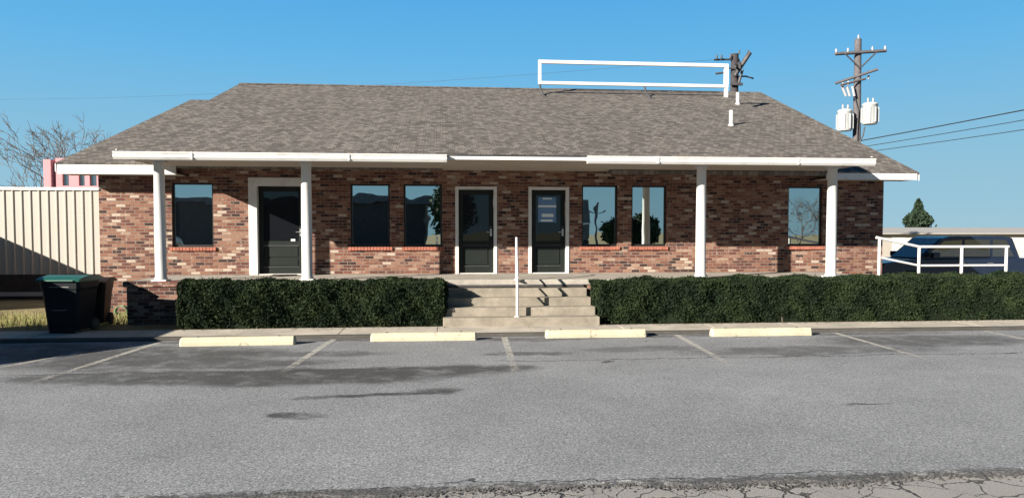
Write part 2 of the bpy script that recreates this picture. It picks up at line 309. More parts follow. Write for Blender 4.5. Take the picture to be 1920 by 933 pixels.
# ------------------------------------------------------------------ mesh helper
class MB:
    def __init__(s): s.v = []; s.f = []; s.mi = []; s.sm = []
    def add(s, vs, fs, mi=0, smooth=False):
        o = len(s.v); s.v += [tuple(p) for p in vs]
        for f in fs: s.f.append(tuple(i+o for i in f)); s.mi.append(mi); s.sm.append(smooth)
        return s
    def box(s, x0, x1, y0, y1, z0, z1, mi=0, bev=0):
        if bev:
            bm = bmesh.new(); bmesh.ops.create_cube(bm, size=1)
            for q in bm.verts: q.co = Vector(((x0+x1)/2+q.co.x*(x1-x0), (y0+y1)/2+q.co.y*(y1-y0), (z0+z1)/2+q.co.z*(z1-z0)))
            bmesh.ops.bevel(bm, geom=bm.edges[:], offset=bev, segments=2, affect='EDGES', profile=0.6)
            bm.verts.index_update()
            s.add([q.co[:] for q in bm.verts], [[q.index for q in f.verts] for f in bm.faces], mi); bm.free(); return s
        vs = [(x, y, z) for x in (x0, x1) for y in (y0, y1) for z in (z0, z1)]
        return s.add(vs, [(0, 1, 3, 2), (4, 6, 7, 5), (0, 4, 5, 1), (2, 3, 7, 6), (0, 2, 6, 4), (1, 5, 7, 3)], mi)
    def prism(s, prof, a0, a1, axis='x', mi=0, endmi=None):
        n = len(prof)
        def P(p, a):
            return {'x': (a, p[0], p[1]), 'y': (p[0], a, p[1]), 'z': (p[0], p[1], a)}[axis]
        vs = [P(p, a0) for p in prof]+[P(p, a1) for p in prof]
        s.add(vs, [(i, (i+1) % n, n+(i+1) % n, n+i) for i in range(n)], mi)
        s.add(vs, [tuple(range(n))[::-1], tuple(range(n, 2*n))], mi if endmi is None else endmi); return s
    def tube(s, path, r, n=8, mi=0, caps=True):
        pts = [Vector(p) for p in path]; k = len(pts)
        rs = r if isinstance(r, (list, tuple)) else [r]*k
        up = None; vs = []
        for i, p in enumerate(pts):
            d = (pts[min(i+1, k-1)]-pts[max(i-1, 0)]).normalized()
            if up is None: up = Vector((0, 0, 1)) if abs(d.z) < 0.9 else Vector((1, 0, 0))
            a = d.cross(up); a = a.normalized() if a.length > 1e-6 else d.orthogonal().normalized()
            b = a.cross(d).normalized(); up = b
            for j in range(n):
                t = 2*math.pi*j/n; vs.append(p+(a*math.cos(t)+b*math.sin(t))*rs[i])
        fs = [(i*n+j, i*n+(j+1) % n, (i+1)*n+(j+1) % n, (i+1)*n+j) for i in range(k-1) for j in range(n)]
        s.add(vs, fs, mi, True)
        if caps: s.add(vs, [tuple(range(n))[::-1], tuple((k-1)*n+j for j in range(n))], mi)
        return s
    def lathe(s, prof, c=(0, 0, 0), n=20, mi=0):
        vs = [(c[0]+r*math.cos(2*math.pi*j/n), c[1]+r*math.sin(2*math.pi*j/n), c[2]+z) for r, z in prof for j in range(n)]
        k = len(prof)
        s.add(vs, [(i*n+j, i*n+(j+1) % n, (i+1)*n+(j+1) % n, (i+1)*n+j) for i in range(k-1) for j in range(n)], mi, True)
        s.add(vs, [tuple(range(n))[::-1], tuple((k-1)*n+j for j in range(n))], mi); return s
    def build(s, name, mats, parent=None, loc=None, rz=0):
        me = bpy.data.meshes.new(name); me.from_pydata(s.v, [], s.f)
        for m in (mats if isinstance(mats, list) else [mats]): me.materials.append(m)
        me.polygons.foreach_set('material_index', s.mi); me.polygons.foreach_set('use_smooth', s.sm)
        me.update(); bm = bmesh.new(); bm.from_mesh(me); bmesh.ops.recalc_face_normals(bm, faces=bm.faces); bm.to_mesh(me); bm.free()
        o = bpy.data.objects.new(name, me); COL.objects.link(o)
        if parent: o.parent = parent
        if loc: o.location = loc
        o.rotation_euler.z = rz
        return o

def tag(o, label=None, cat=None, group=None, kind=None):
    for k, v in (('label', label), ('category', cat), ('group', group), ('kind', kind)):
        if v: o[k] = v
    return o
def thing(name, loc, label, cat, group=None, rz=0):
    o = bpy.data.objects.new(name, None); COL.objects.link(o); o.location = loc; o.rotation_euler.z = rz; o.empty_display_size = 0.2
    return tag(o, label, cat, group)
def copy_tree(o, parent=None):
    c = o.copy(); COL.objects.link(c)
    if parent: c.parent = parent
    for ch in list(o.children): copy_tree(ch, c)
    return c
def quads_mesh(name, P, mats, parent=None, mi=None):       # P: (n,4,3)
    n = len(P); me = bpy.data.meshes.new(name)
    me.vertices.add(4*n); me.vertices.foreach_set('co', P.reshape(-1).astype(np.float32))
    me.loops.add(4*n); me.loops.foreach_set('vertex_index', np.arange(4*n, dtype=np.int32))
    me.polygons.add(n); me.polygons.foreach_set('loop_start', np.arange(0, 4*n, 4, dtype=np.int32))
    for m in mats: me.materials.append(m)
    if mi is not None: me.polygons.foreach_set('material_index', mi.astype(np.int32))
    me.update(calc_edges=True); me.validate()
    o = bpy.data.objects.new(name, me); COL.objects.link(o)
    if parent: o.parent = parent
    return o
def leaves(C, size, rng, flat=0.0):
    n = len(C); a = rng.normal(size=(n, 3)); a /= np.linalg.norm(a, axis=1)[:, None]
    b = rng.normal(size=(n, 3)); b -= (a*b).sum(1)[:, None]*a; b /= np.linalg.norm(b, axis=1)[:, None]
    s = (size*rng.uniform(0.6, 1.35, n))[:, None]
    return np.stack([C-a*s, C+b*s*0.5, C+a*s, C-b*s*0.5], 1)

# ------------------------------------------------------------------ ground, lot, pavements
def sheet(name, x0, x1, y0, y1, z, m):
    o = MB().add([(x0, y0, z), (x1, y0, z), (x1, y1, z), (x0, y1, z)], [(0, 1, 2, 3)]).build(name, m); return tag(o, kind='structure')
tag(sheet('ground', -700, 700, -700, 900, -0.13, M['ground']))
LOT = -0.06
# lot with a ragged lower edge where it laps over the older pavement
rg = random.Random(5); b = MB(); xs = np.linspace(-40, 40, 1601); vs = []
for x in xs:
    e = -12.55+0.05*math.sin(x*1.7)+0.03*math.sin(x*5.1+1)+0.02*math.sin(x*19)+rg.uniform(-0.014, 0.014)
    vs += [(x, e-0.07, LOT-0.024), (x, e, LOT), (x, -4.42, LOT)]
n = len(xs)
b.add(vs, [(3*i+k, 3*i+3+k, 3*i+4+k, 3*i+1+k) for i in range(n-1) for k in (0, 1)])
tag(b.build('parking_lot', M['asphalt']), kind='structure')
sheet('side_lot', 12.6, 60, -4.41, 24, LOT-0.004, M['asphalt'])
sheet('road', -120, 120, -56, -12.3, LOT-.02, M['oldpave'])
b = MB(); b.prism([(-4.55, -0.12), (-4.38, -0.12), (-4.38, 0.0), (-4.52, 0.0), (-4.55, -0.03)], -11, 16, 'x')
tag(b.build('kerb', M['kerbface']), kind='structure')
b = MB(); x = -10.9
rg = random.Random(2)
while x < 15.9:
    b.box(x, x+1.79, -4.379, -3.42, -0.12, 0.0+rg.uniform(-0.004, 0.004), 0, 0.008); x += 1.8
tag(b.build('sidewalk', M['walk']), kind='structure')
b = MB(); b.box(-11, 0.0, -3.41, -2.29, -0.12, -0.03); b.box(3.1, 16, -3.41, -2.29, -0.12, -0.03)
tag(b.build('planting_bed', M['ground']), kind='structure')
for (x0, y0, x1, y1) in ((-5.25, -8.6, -4.93, -4.75), (-2.2, -7.9, -1.95, -4.62), (1.0, -8.0, 1.12, -4.62), (4.15, -7.8, 4.36, -4.62), (7.3, -7.7, 7.46, -4.62), (-6.4, -7.4, -5.75, -5.6), (10.35, -7.6, 10.5, -4.62)):
    hw = 0.055
    o = MB().add([(x0-hw, y0, LOT+.004), (x0+hw, y0, LOT+.004), (x1+hw, y1, LOT+.004), (x1-hw, y1, LOT+.004)], [(0, 1, 2, 3)]).build('parking_line', M['line'])
    tag(o, kind='structure')

# ------------------------------------------------------------------ the building
FL = 0.849; PF = -2.283; WL, WR = -7.975, 11.27
bld = thing('office_building', (1.6, 0, 0), 'single-storey brick office building with white porch columns and brown shingle roof', 'building')
bld_inv = Matrix.Translation((-1.6, 0, 0))
_bb = MB.build
def part(mb, name, m, parent=bld):
    o = mb.build(name, m); o.parent = parent; o.matrix_parent_inverse = parent.matrix_basis.inverted() if parent is bld else Matrix()
    return o
def sub(mb, name, m, parent): 
    o = mb.build(name, m); o.parent = parent; return o
WZ0, WZ1 = 1.511, 3.028
WIN = [(-6.344, -5.397), (-2.21, -1.272), (-0.941, -0.016), (3.423, 4.323), (4.674, 5.571), (8.733, 9.653)]
D1 = (-4.58, -3.20, FL, 3.15); D2 = (0.306, 1.315, FL, FL+2.12); D3 = (2.097, 3.098, FL, FL+2.12)
OPEN = [(a, c, WZ0, WZ1) for a, c in WIN]+[D1, D2, D3]
def wall_open(x0, x1, z0, z1, ops, y, dep):
    b = MB(); X = sorted({x0, x1, *[o[0] for o in ops], *[o[1] for o in ops]}); Z = sorted({z0, z1, *[o[2] for o in ops], *[o[3] for o in ops]})
    for xa, xb in zip(X, X[1:]):
        for za, zb in zip(Z, Z[1:]):
            cx, cz = (xa+xb)/2, (za+zb)/2
            if any(o[0] < cx < o[1] and o[2] < cz < o[3] for o in ops): continue
            b.add([(xa, y, za), (xb, y, za), (xb, y, zb), (xa, y, zb)], [(0, 1, 2, 3)])
    for o in ops:
        a, c, d, e = o
        for q in (((a, d), (a, e)), ((c, d), (c, e)), ((a, d), (c, d)), ((a, e), (c, e))):
            (p0, r0), (p1, r1) = q
            b.add([(p0, y, r0), (p1, y, r1), (p1, y+dep, r1), (p0, y+dep, r0)], [(0, 1, 2, 3)])
    return b
b = wall_open(WL, WR, -0.2, 3.357, OPEN, 0.0, 0.2)
b.add([(WL, 0, -0.2), (WL, 17, -0.2), (WL, 17, 3.3), (WL, 0, 3.3)], [(0, 1, 2, 3)])
b.add([(WR, 0, -0.2), (WR, 17, -0.2), (WR, 17, 3.3), (WR, 0, 3.3)], [(0, 1, 2, 3)])
b.add([(WL, 17, -0.2), (WR, 17, -0.2), (WR, 17, 3.3), (WL, 17, 3.3)], [(0, 1, 2, 3)])
part(b, 'wall', M['brick'])
# wing gables
def gable(x, s, yr, zr, z0):
    return [(x, 0, 3.3), (x, yr, zr-0.35), (x, 2*yr, 3.3)]
part(MB().add(gable(WL, .334, 8.4, 6.4, 3.3), [(0, 1, 2)]), 'gable_wall', M['dull']); part(MB().add(gable(WR, .4, 8.75, 7.0, 3.3), [(0, 1, 2)]), 'gable_wall', M['dull'])
# roofs: closed wedges
def wedge(x0, x1, y0, z0, yr, zr, th=0.10):
    yb = 2*yr-y0
    return MB().prism([(y0, z0), (yr, zr), (yb, z0), (yb, z0-th), (yr, zr-th-0.25), (y0+0.05, z0-th)], x0, x1, 'x', 0, 0)
roof = part(MB().prism([(-2.80, 3.462), (6.36, 6.585), (15.5, 3.46), (15.5, 3.40), (-2.74, 3.40)], -6.43, 9.30, 'x', 0, 1), 'porch_roof', [M['shingle'], M['dull']])
part(wedge(-8.60, 0.0, -0.63, 3.415, 8.4, 6.41), 'wing_roof', M['shingle'])
part(wedge(4.0, 11.80, -0.63, 3.345, 8.75, 7.09), 'wing_roof', M['shingle'])
# ridge cap
b = MB(); b.prism([(6.20, 6.545), (6.36, 6.615), (6.52, 6.545), (6.36, 6.57)], -6.43, 9.31, 'x'); part(b, 'ridge_cap', M['shingle'])
# dark drip edge under the first shingle course
part(MB().box(-6.42, 9.29, -2.795, -2.765, 3.435, 3.452), 'drip_edge', M['darkmetal'])
# porch ceiling, fascia, gutters
b = MB()
for i in range(12):
    ya = -2.74+i*0.228; b.box(-6.38, 9.26, ya, ya+0.2265, 3.36, 3.395)
part(b, 'porch_ceiling', M['soffit'])
part(MB().box(-6.42, 9.29, -2.77, -2.742, 3.352, 3.43, 0, 0.004).box(-6.42, -6.392, -2.741, -0.65, 3.352, 3.50).box(9.262, 9.29, -2.741, -0.65, 3.352, 3.50), 'fascia', M['white'])
def gutter(x0, x1):
    pr = [(-2.772, 3.285), (-2.85, 3.29), (-2.885, 3.34), (-2.875, 3.385), (-2.895, 3.425), (-2.895, 3.442), (-2.772, 3.442)]
    b = MB().prism(pr, x0, x1, 'x')
    k = x0+1.5
    while k < x1-0.4: b.box(k-0.012, k+0.012, -2.899, -2.80, 3.30, 3.446); k += 3.05
    return part(b, 'gutter', M['white'])
gutter(-6.42, 0.09); gutter(3.0, 9.285)
def wing_eave(x0, x1, z0, z1):
    part(MB().box(x0, x1, -0.62, -0.592, z0, z1, 0, 0.004), 'fascia', M['white'])
    part(MB().box(x0, x1, -0.59, -0.002, z0+0.01, z0+0.03), 'soffit', M['soffit'])
wing_eave(-8.57, -6.02, 3.165, 3.375); wing_eave(9.40, 11.76, 3.16, 3.318)
# rake boards at the gable ends
for x, s, y0, z0, yr, zr in ((-8.602, .334, -.6, 3.415, 8.4, 6.41), (11.802, .4, -.6, 3.345, 8.75, 7.09)):
    d = 0.025 if x > 0 else -0.025
    b = MB(); b.prism([(y0, z0-.02), (yr, zr-.02), (2*yr-y0, z0-.02), (2*yr-y0, z0-.2), (yr, zr-.2), (y0, z0-.2)], x, x+d, 'x'); part(b, 'rake_board', M['white'])
# porch floor, its brick face and the steps
b = MB(); b.box(-6.50, 9.82, PF-0.02, 0.14, 0.735, FL, 0, 0.012); part(b, 'porch_floor', M['concrete'])
b = MB(); b.box(-6.46, 9.78, PF+0.01, -0.01, -0.12, 0.73); part(b, 'porch_foundation', M['brick'])
b = MB(); b.box(-6.52, -5.2, PF-0.035, PF+0.2, 0.742, 0.853, 0, 0.01); part(b, 'porch_edging', M['brick'])
b = MB(); rise = 0.1698
for i in range(1, 5):
    b.box(0.0-0.0, 3.02+0.03*i, PF-0.3*i, PF-0.3*(i-1)+0.001*i, -0.1, FL-rise*i, 0, 0.014)
part(b, 'front_steps', M['steps'])
part(MB().box(0.0, 3.03, PF-0.05, PF-0.021, 0.70, 0.742), 'nosing_shade_strip', M['darkmetal'])  # dark strip standing in for the shadow line under the porch edge
# ramp slab off the right end of the porch
b = MB(); b.prism([(9.83, 0.846), (10.85, 0.64), (13.2, 0.60), (13.2, 0.3), (9.83, 0.3)], PF+0.1, PF+1.5, 'y'); part(b, 'ramp', M['concrete'])
# columns
def column(x):
    b = MB(); y = -2.13
    b.box(x-.15, x+.15, y-.15, y+.15, FL+.001, FL+.035, 0, .006)
    b.lathe([(.128, .036), (.128, .07), (.112, .085), (.110, 1.3), (.103, 2.41), (.118, 2.42), (.118, 2.45)], (x, y, FL), 26)
    b.box(x-.13, x+.13, y-.13, y+.13, 3.302, 3.358, 0, .004)
    return part(b, 'column', M['column'])
for x in (-5.827, -2.854, 5.695, 8.722): column(x)
# windows
for i, (a, c) in enumerate(WIN):
    fr = MB(); y0, y1 = 0.075, 0.13; f = 0.045
    fr.box(a+.002, a+f, y0, y1, WZ0+.002, WZ1-.002); fr.box(c-f, c-.002, y0, y1, WZ0+.002, WZ1-.002)
    fr.box(a+f, c-f, y0, y1, WZ1-f, WZ1-.002); fr.box(a+f, c-f, y0, y1, WZ0+.002, WZ0+f+.012)
    wo_ = part(fr, 'window', M['bronze'])
    sub(MB().box(a+f-.01, c-f+.01, 0.100, 0.112, WZ0+f, WZ1-f+.01), 'pane', M['glass'], wo_)
    sb = MB(); k = a-0.05
    while k < c+0.04: sb.box(k, min(k+.068, c+.055), -0.045, 0.074, WZ0-.085, WZ0-.002, 0, .006); k += .076
    sub(sb, 'sill', M['redsill'], wo_)
    if i == 2:
        for m0, m1 in ((1.68, 1.76), (1.57, 1.655)): sub(MB().box(-0.17, -0.115, 0.094, 0.098, m0, m1), 'sticker', M['paper'], wo_)
for o in bld.children:
    for ch in o.children: ch.matrix_parent_inverse = Matrix()
# doors
def door(o, trim, rec, kind):
    a, c, z0, z1 = o; tl, tr, tt = trim
    fr = MB(); yo = -0.022
    fr.box(a-.004, a+tl, yo, rec, z0+.002, z1+.004); fr.box(c-tr, c+.004, yo, rec, z0+.002, z1+.004); fr.box(a+tl, c-tr, yo, rec, z1-tt, z1+.004)
    fr.box(a+tl, c-tr, 0.0, rec+.03, z0+.001, z0+.02)
    f = part(fr, 'door_frame', M['white'] if kind != 1 else M['white'])
    xa, xb, za, zb = a+tl+.004, c-tr-.004, z0+.022, z1-tt-.004
    W = xb-xa; y = rec-0.005
    lf = MB(); st = .11
    gz = za+.78
    lf.box(xa, xa+st, y, y+.045, za, zb); lf.box(xb-st, xb, y, y+.045, za, zb); lf.box(xa+st, xb-st, y, y+.045, zb-.12, zb)
    lf.box(xa+st, xb-st, y, y+.045, za, za+.16); lf.box(xa+st, xb-st, y, y+.045, gz-.10, gz)
    lf.box(xa+st, xb-st, y+.02, y+.04, za+.16, gz-.10)
    d = part(lf, 'door', M['door'])
    for m0, m1 in (((za+.19, za+.36), (za+.40, gz-.13)) if kind == 1 else ((za+.20, gz-.14),)):
        sub(MB().box(xa+st+.03, xb-st-.03, y+.006, y+.0199, m0, m1, 0, .006), 'panel', M['door'], d)
    for m0, m1 in ((gz-.118, gz-.100), (za+.155, za+.17)): sub(MB().box(xa+st-.004, xb-st+.004, y-.012, y-.0005, m0, m1), 'moulding', M['darkmetal'], d)
    sub(MB().box(xa+st, xb-st, y+.016, y+.026, gz, zb-.12), 'glass', M['doorglass'], d)
    h = MB(); hx = xb-.06; hz = z0+1.02
    h.box(hx-.022, hx+.022, y-.008, y-.0005, hz-.1, hz+.08, 0, .003); h.tube([(hx, y-.008, hz), (hx, y-.05, hz), (hx-.11, y-.05, hz)], .010, 8)
    h.lathe([(.018, 0), (.018, .01)], (hx, y-.012, hz+.12), 10)
    sub(h, 'handle', M['steel'], d)
    if kind == 3:
        px0, px1 = xa+.17, xb-.22; pz = zb-.17
        sub(MB().box(px0, px1, y+.010, y+.0135, pz-.62, pz), 'poster', M['blueprint'], d)
        for q0, q1, u0, u1 in ((.02, .055, .25, .75), (.20, .25, .0, 1.0), (.41, .49, .2, .85), (.55, .60, .15, .8)):
            sub(MB().box(px0+(px1-px0)*u0, px0+(px1-px0)*u1, y+.0065, y+.0095, pz-q1, pz-q0), 'printed_band', M['paper'], d)
    if kind == 1: 
        sub(MB().box(xb-.30, xb-.20, y+.0085, y+.0145, gz+.0, gz+.05), 'sticker', M['paper'], d)
    return d
door(D1, (.19, .14, .19), .15, 1); door(D2, (.075, .075, .065), .10, 2); door(D3, (.075, .075, .065), .10, 3)
# roof vents are fixed to the porch roof
def vent(x, y, h):
    z = 3.46+.341*(y+2.77)
    b = MB(); b.lathe([(.075, -.06), (.075, .03), (.05, .045), (.05, h), (.04, h)], (x, y, z), 14); o = part(b, 'vent_pipe', M['pvc'], bld)
vent(7.45, 0.62, .40); vent(9.0, 4.0, .36)

# white empty sign frame on the roof
fy = 5.35; rz_ = lambda y: 3.46+.341*(y+2.77)
sg = thing('sign_frame', (6, fy, rz_(fy)), 'long empty white rectangular sign frame standing on the roof ridge', 'sign frame')
def tpart(mb, name, m, root):
    o = mb.build(name, m); o.parent = root; o.matrix_parent_inverse = root.matrix_basis.inverted(); return o
x0, x1, zb_, zt_ = 3.02, 9.22, 6.535, 7.30
b = MB(); b.box(x0, x1, fy-.05, fy+.05, zt_-.11, zt_, 0, .01); b.box(x0, x1, fy-.05, fy+.05, zb_, zb_+.10, 0, .01)
b.box(x0, x0+.09, fy-.048, fy+.048, zb_+.102, zt_-.112); b.box(x1-.13, x1, fy-.048, fy+.048, zb_+.102, zt_-.112)
tpart(b, 'frame', M['white'], sg)
tpart(MB().box(x1-.12, x1-.01, fy-.04, fy+.04, rz_(fy)-.02, zb_-.002), 'leg', M['white'], sg)
for xx in (x0+.05, 6.45):
    b = MB(); b.tube([(xx, fy, zb_+.0), (xx+.02, fy-.15, rz_(fy-.15)+.12), (xx+.07, fy-.55, rz_(fy-.55)+.0)], .032, 8); b.box(xx, xx+.14, fy-.64, fy-.48, rz_(fy-.56)-.02, rz_(fy-.56)+.035)
    tpart(b, 'leg', M['darkmetal'], sg)

# railing up the middle of the steps
hr = thing('step_railing', (1.53, -3.0, 0), 'white pipe handrail standing up the middle of the front steps', 'railing')
RX = lambda y: 1.485+(y+3.36)*.085
ya, yb = -3.36, -2.40; za, zb2 = .1698, FL
for y, z in ((ya, za), (yb, zb2)):
    b = MB(); b.tube([(RX(y), y, z), (RX(y), y, z+.90)], .029, 10); b.lathe([(.06, .001), (.06, .014), (.033, .018)], (RX(y), y, z), 12); tpart(b, 'post', M['rail'], hr)
b = MB(); b.tube([(RX(ya-.12), ya-.12, za+.80), (RX(ya), ya, za+.885), (RX(yb), yb, zb2+.885), (RX(yb+.2), yb+.2, zb2+.885)], .028, 10); tpart(b, 'top_rail', M['rail'], hr)
b = MB(); b.tube([(RX(ya), ya, za+.45), (RX(yb), yb, zb2+.45)], .02, 8); tpart(b, 'middle_rail', M['rail'], hr)

# ramp railing at the right end
rr = thing('ramp_railing', (10.5, -2.1, .6), 'white pipe railing along the ramp at the right end of the porch', 'railing')
yr_ = -2.08
pts = [(9.90, .86, 1.735), (10.86, .62, 1.53), (11.9, .6, 1.53), (13.0, .6, 1.53)]
for x, z0, z1 in pts:
    tpart(MB().tube([(x, yr_, z0-.2), (x, yr_, z1)], .034, 10), 'post', M['rail'], rr)
tpart(MB().tube([(9.82, yr_, 1.745), (10.86, yr_, 1.53), (13.05, yr_, 1.53)], .032, 10), 'top_rail', M['rail'], rr)
tpart(MB().tube([(9.90, yr_, 1.29), (10.86, yr_, 1.10), (13.0, yr_, 1.10)], .026, 10), 'middle_rail', M['rail'], rr)

# ------------------------------------------------------------------ hedges
def hedge(x0, x1, y0, y1, h0, h1, seed, n, label):
    rng = np.random.default_rng(seed); L, Wd = x1-x0, y1-y0
    ph = rng.uniform(0, 6.28, 30)
    def bulge(a, c):
        return (.045*np.sin(a*2.1+ph[0])*np.sin(c*3.1+ph[1])+.035*np.sin(a*5.3+ph[2]+1.3*np.sin(c*4))+.03*np.sin(a*9.7+ph[3])*np.sin(c*8.3+ph[4])+.02*np.sin(a*17+ph[5]+c*11))
    areas = np.array([L*.9, L*.9*.5, L*Wd, Wd*.9, Wd*.9]); cnt = (n*areas/areas.sum()).astype(int); P = []
    H = lambda x: h0+(h1-h0)*(x-x0)/L
    for k, m in enumerate(cnt):
        a = rng.uniform(0, 1, m); c = rng.uniform(0, 1, m); dp = rng.exponential(.045, m)
        if k in (0, 1):
            x = x0+a*L; z = c*H(x); q = bulge(x, z)-dp+np.where(rng.random(m) < .03, .05, 0); y = (y0-q) if k == 0 else (y1+q)
            y = y + (0.10*np.maximum(0, c-.75)/.25*c)*(1 if k == 0 else -1) + .05*(1-c)**3*(1 if k == 0 else -1)
        elif k == 2:
            x = x0+a*L; y = y0+c*Wd; z = H(x)+bulge(x, y*2)*.8-dp+np.where(rng.random(m) < .06, rng.uniform(0, .06, m)*(.3+.7*np.sin(x*3.7)**2), 0)+.012*np.sin(x*1.3+ph[7])+.008*np.sin(x*4.1+ph[8]); z -= .09*(np.abs(c-.5)*2)**4
        else:
            y = y0+a*Wd; x = np.full(m, x0 if k == 3 else x1); z = c*H(x); q = bulge(y*1.7+k, z)-dp; x = x-q if k == 3 else x+q
        P.append(np.stack([x, y, np.maximum(z, -.02)], 1))
    C = np.concatenate(P); q = leaves(C, .023, rng)
    root = thing('hedge', ((x0+x1)/2, (y0+y1)/2, -.03), label, 'hedge', 'clipped hedges in front of the porch')
    o = quads_mesh('foliage', q, [M['hedge']]); o.parent = root; o.matrix_parent_inverse = root.matrix_basis.inverted()
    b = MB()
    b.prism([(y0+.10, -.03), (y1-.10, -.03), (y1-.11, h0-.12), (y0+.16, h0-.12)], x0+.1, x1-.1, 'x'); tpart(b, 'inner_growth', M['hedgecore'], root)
    b = MB(); x = x0+.2
    while x < x1-.1:
        yy = rng.uniform(y0+.08, y0+.3); b.tube([(x, yy, -.04), (x+rng.uniform(-.08, .08), yy+rng.uniform(-.05, .05), .35)], [.012, .006], 5); x += rng.uniform(.15, .4)
    tpart(b, 'stems', M['bark'], root)  # thin woody stems of the hedge itself
hedge(-5.12, 0.02, -3.30, -2.42, .89, .86, 1, 135000, 'clipped dark green hedge between the low brick wall and the steps')
hedge(3.16, 13.2, -3.34, -2.48, .86, .94, 2, 240000, 'long clipped dark green hedge running right from the steps')

# fallen leaves / grit in front of the hedges, loose stone along the broken lot edge
rng = np.random.default_rng(9)
n = 900; C = np.stack([rng.uniform(-7, 12, n), -3.42-np.abs(rng.normal(0, .14, n)), np.full(n, .012)], 1)
keep = ~((C[:, 0] > 0.1) & (C[:, 0] < 3.0)); C = C[keep]
q = leaves(C, .028, rng); q[:, :, 2] = np.maximum(.006, .006+np.abs(q[:, :, 2]-.012)*.4)
m_ = 420; C2 = np.stack([rng.uniform(-9, 11, m_), -4.62-np.abs(rng.normal(0, .5, m_))*rng.uniform(.2, 3, m_), np.full(m_, LOT+.01)], 1)
q2 = leaves(C2, .024, rng); q2[:, :, 2] = LOT+.006+np.abs(q2[:, :, 2]-LOT-.01)*.4; q = np.concatenate([q, q2])
tag(quads_mesh('leaf_litter', q, [concrete_mat('brown_litter', (.22, .17, .10), 8, .5)]), 'brown leaf litter along the foot of the hedges', 'leaf litter', kind='stuff')
n = 5200; cx_ = rng.uniform(-9, 9, n); cy_ = -12.55+.05*np.sin(cx_*1.7)+.03*np.sin(cx_*5.1+1)+rng.normal(-.06, .05, n)
b = MB()
for x, y in zip(cx_, cy_):
    r = rng.uniform(.004, .013); z = -.080; s = rng.uniform(.6, 1.3, 6)*r
    b.add([(x-s[0], y, z+r*.5), (x+s[1], y, z+r*.5), (x, y-s[2], z+r*.4), (x, y+s[3], z+r*.5), (x, y, z+r*1.2), (x, y, z-.002)],
          [(0, 2, 4), (2, 1, 4), (1, 3, 4), (3, 0, 4), (2, 0, 5), (1, 2, 5), (3, 1, 5), (0, 3, 5)])
tag(b.build('gravel', concrete_mat('crumbled_asphalt', (.075, .072, .07), 15, .8)), 'crumbled dark stone along the broken edge of the lot', 'gravel', kind='stuff')
# dry grass on the left
n = 5200; gx = rng.uniform(-11.5, -6.55, n); gy = rng.uniform(-3.3, .0, n)
keep = ~((gx > -6.5) | ((gx > -8) & (gy > -.05))); gx, gy = gx[keep], gy[keep]; n = len(gx)
hh = rng.uniform(.04, .17, n); an = rng.uniform(0, 6.28, n); wd = .006; lean = rng.normal(0, .05, (n, 2))
q = np.zeros((n, 4, 3)); dx, dy = np.cos(an)*wd, np.sin(an)*wd
q[:, 0] = np.stack([gx-dx, gy-dy, np.full(n, -.13)], 1); q[:, 1] = np.stack([gx+dx, gy+dy, np.full(n, -.13)], 1)
q[:, 2] = np.stack([gx+lean[:, 0]+dx*.3, gy+lean[:, 1], -.06+hh], 1); q[:, 3] = np.stack([gx+lean[:, 0]-dx*.3, gy+lean[:, 1], -.06+hh], 1)
tag(quads_mesh('grass', q, [M['blade']]), 'thin dry grass beside the left corner of the building', 'grass', kind='stuff')

# ------------------------------------------------------------------ wheel stops
def wheel_stop(x0, x1, y, rz, label):
    L = x1-x0; b = MB()
    pr = [(-.085, 0), (-.085, .06), (-.06, .135), (-.045, .145), (.045, .145), (.06, .135), (.085, .06), (.085, 0)]
    k = len(pr); secs = [(-L/2, .75), (-L/2+.03, 1.0), (-L/6, 1.0), (L/6, 1.0), (L/2-.03, 1.0), (L/2, .75)]
    vs = [(x, p[0]*f, p[1]*(f if f < 1 else 1)) for x, f in secs for p in pr]
    b.add(vs, [(i*k+j, i*k+(j+1) % k, (i+1)*k+(j+1) % k, (i+1)*k+j) for i in range(len(secs)-1) for j in range(k)])
    b.add(vs, [tuple(range(k)), tuple((len(secs)-1)*k+j for j in range(k))])
    for xx in (-L/2+.28, L/2-.28): b.lathe([(.022, .144), (.022, .152), (.012, .158)], (xx, 0, 0), 10, 1)
    o = b.build('wheel_stop', [M['stop'], M['darkmetal']], loc=((x0+x1)/2, y, LOT+.002), rz=rz)
    tag(o, label, 'wheel stop', 'cream wheel stops along the kerb')
    return o
wheel_stop(-4.42, -2.52, -5.13, R(1.0), 'cream concrete wheel stop nearest the rubbish bins, in front of the left hedge')
wheel_stop(-1.27, .60, -4.88, R(-.6), 'cream concrete wheel stop between the left hedge and the foot of the steps')
wheel_stop(1.86, 3.73, -4.76, R(-.6), 'cream concrete wheel stop just right of the steps')
wheel_stop(4.94, 6.87, -4.83, R(-.4), 'cream concrete wheel stop in front of the right hedge, farthest from the steps')

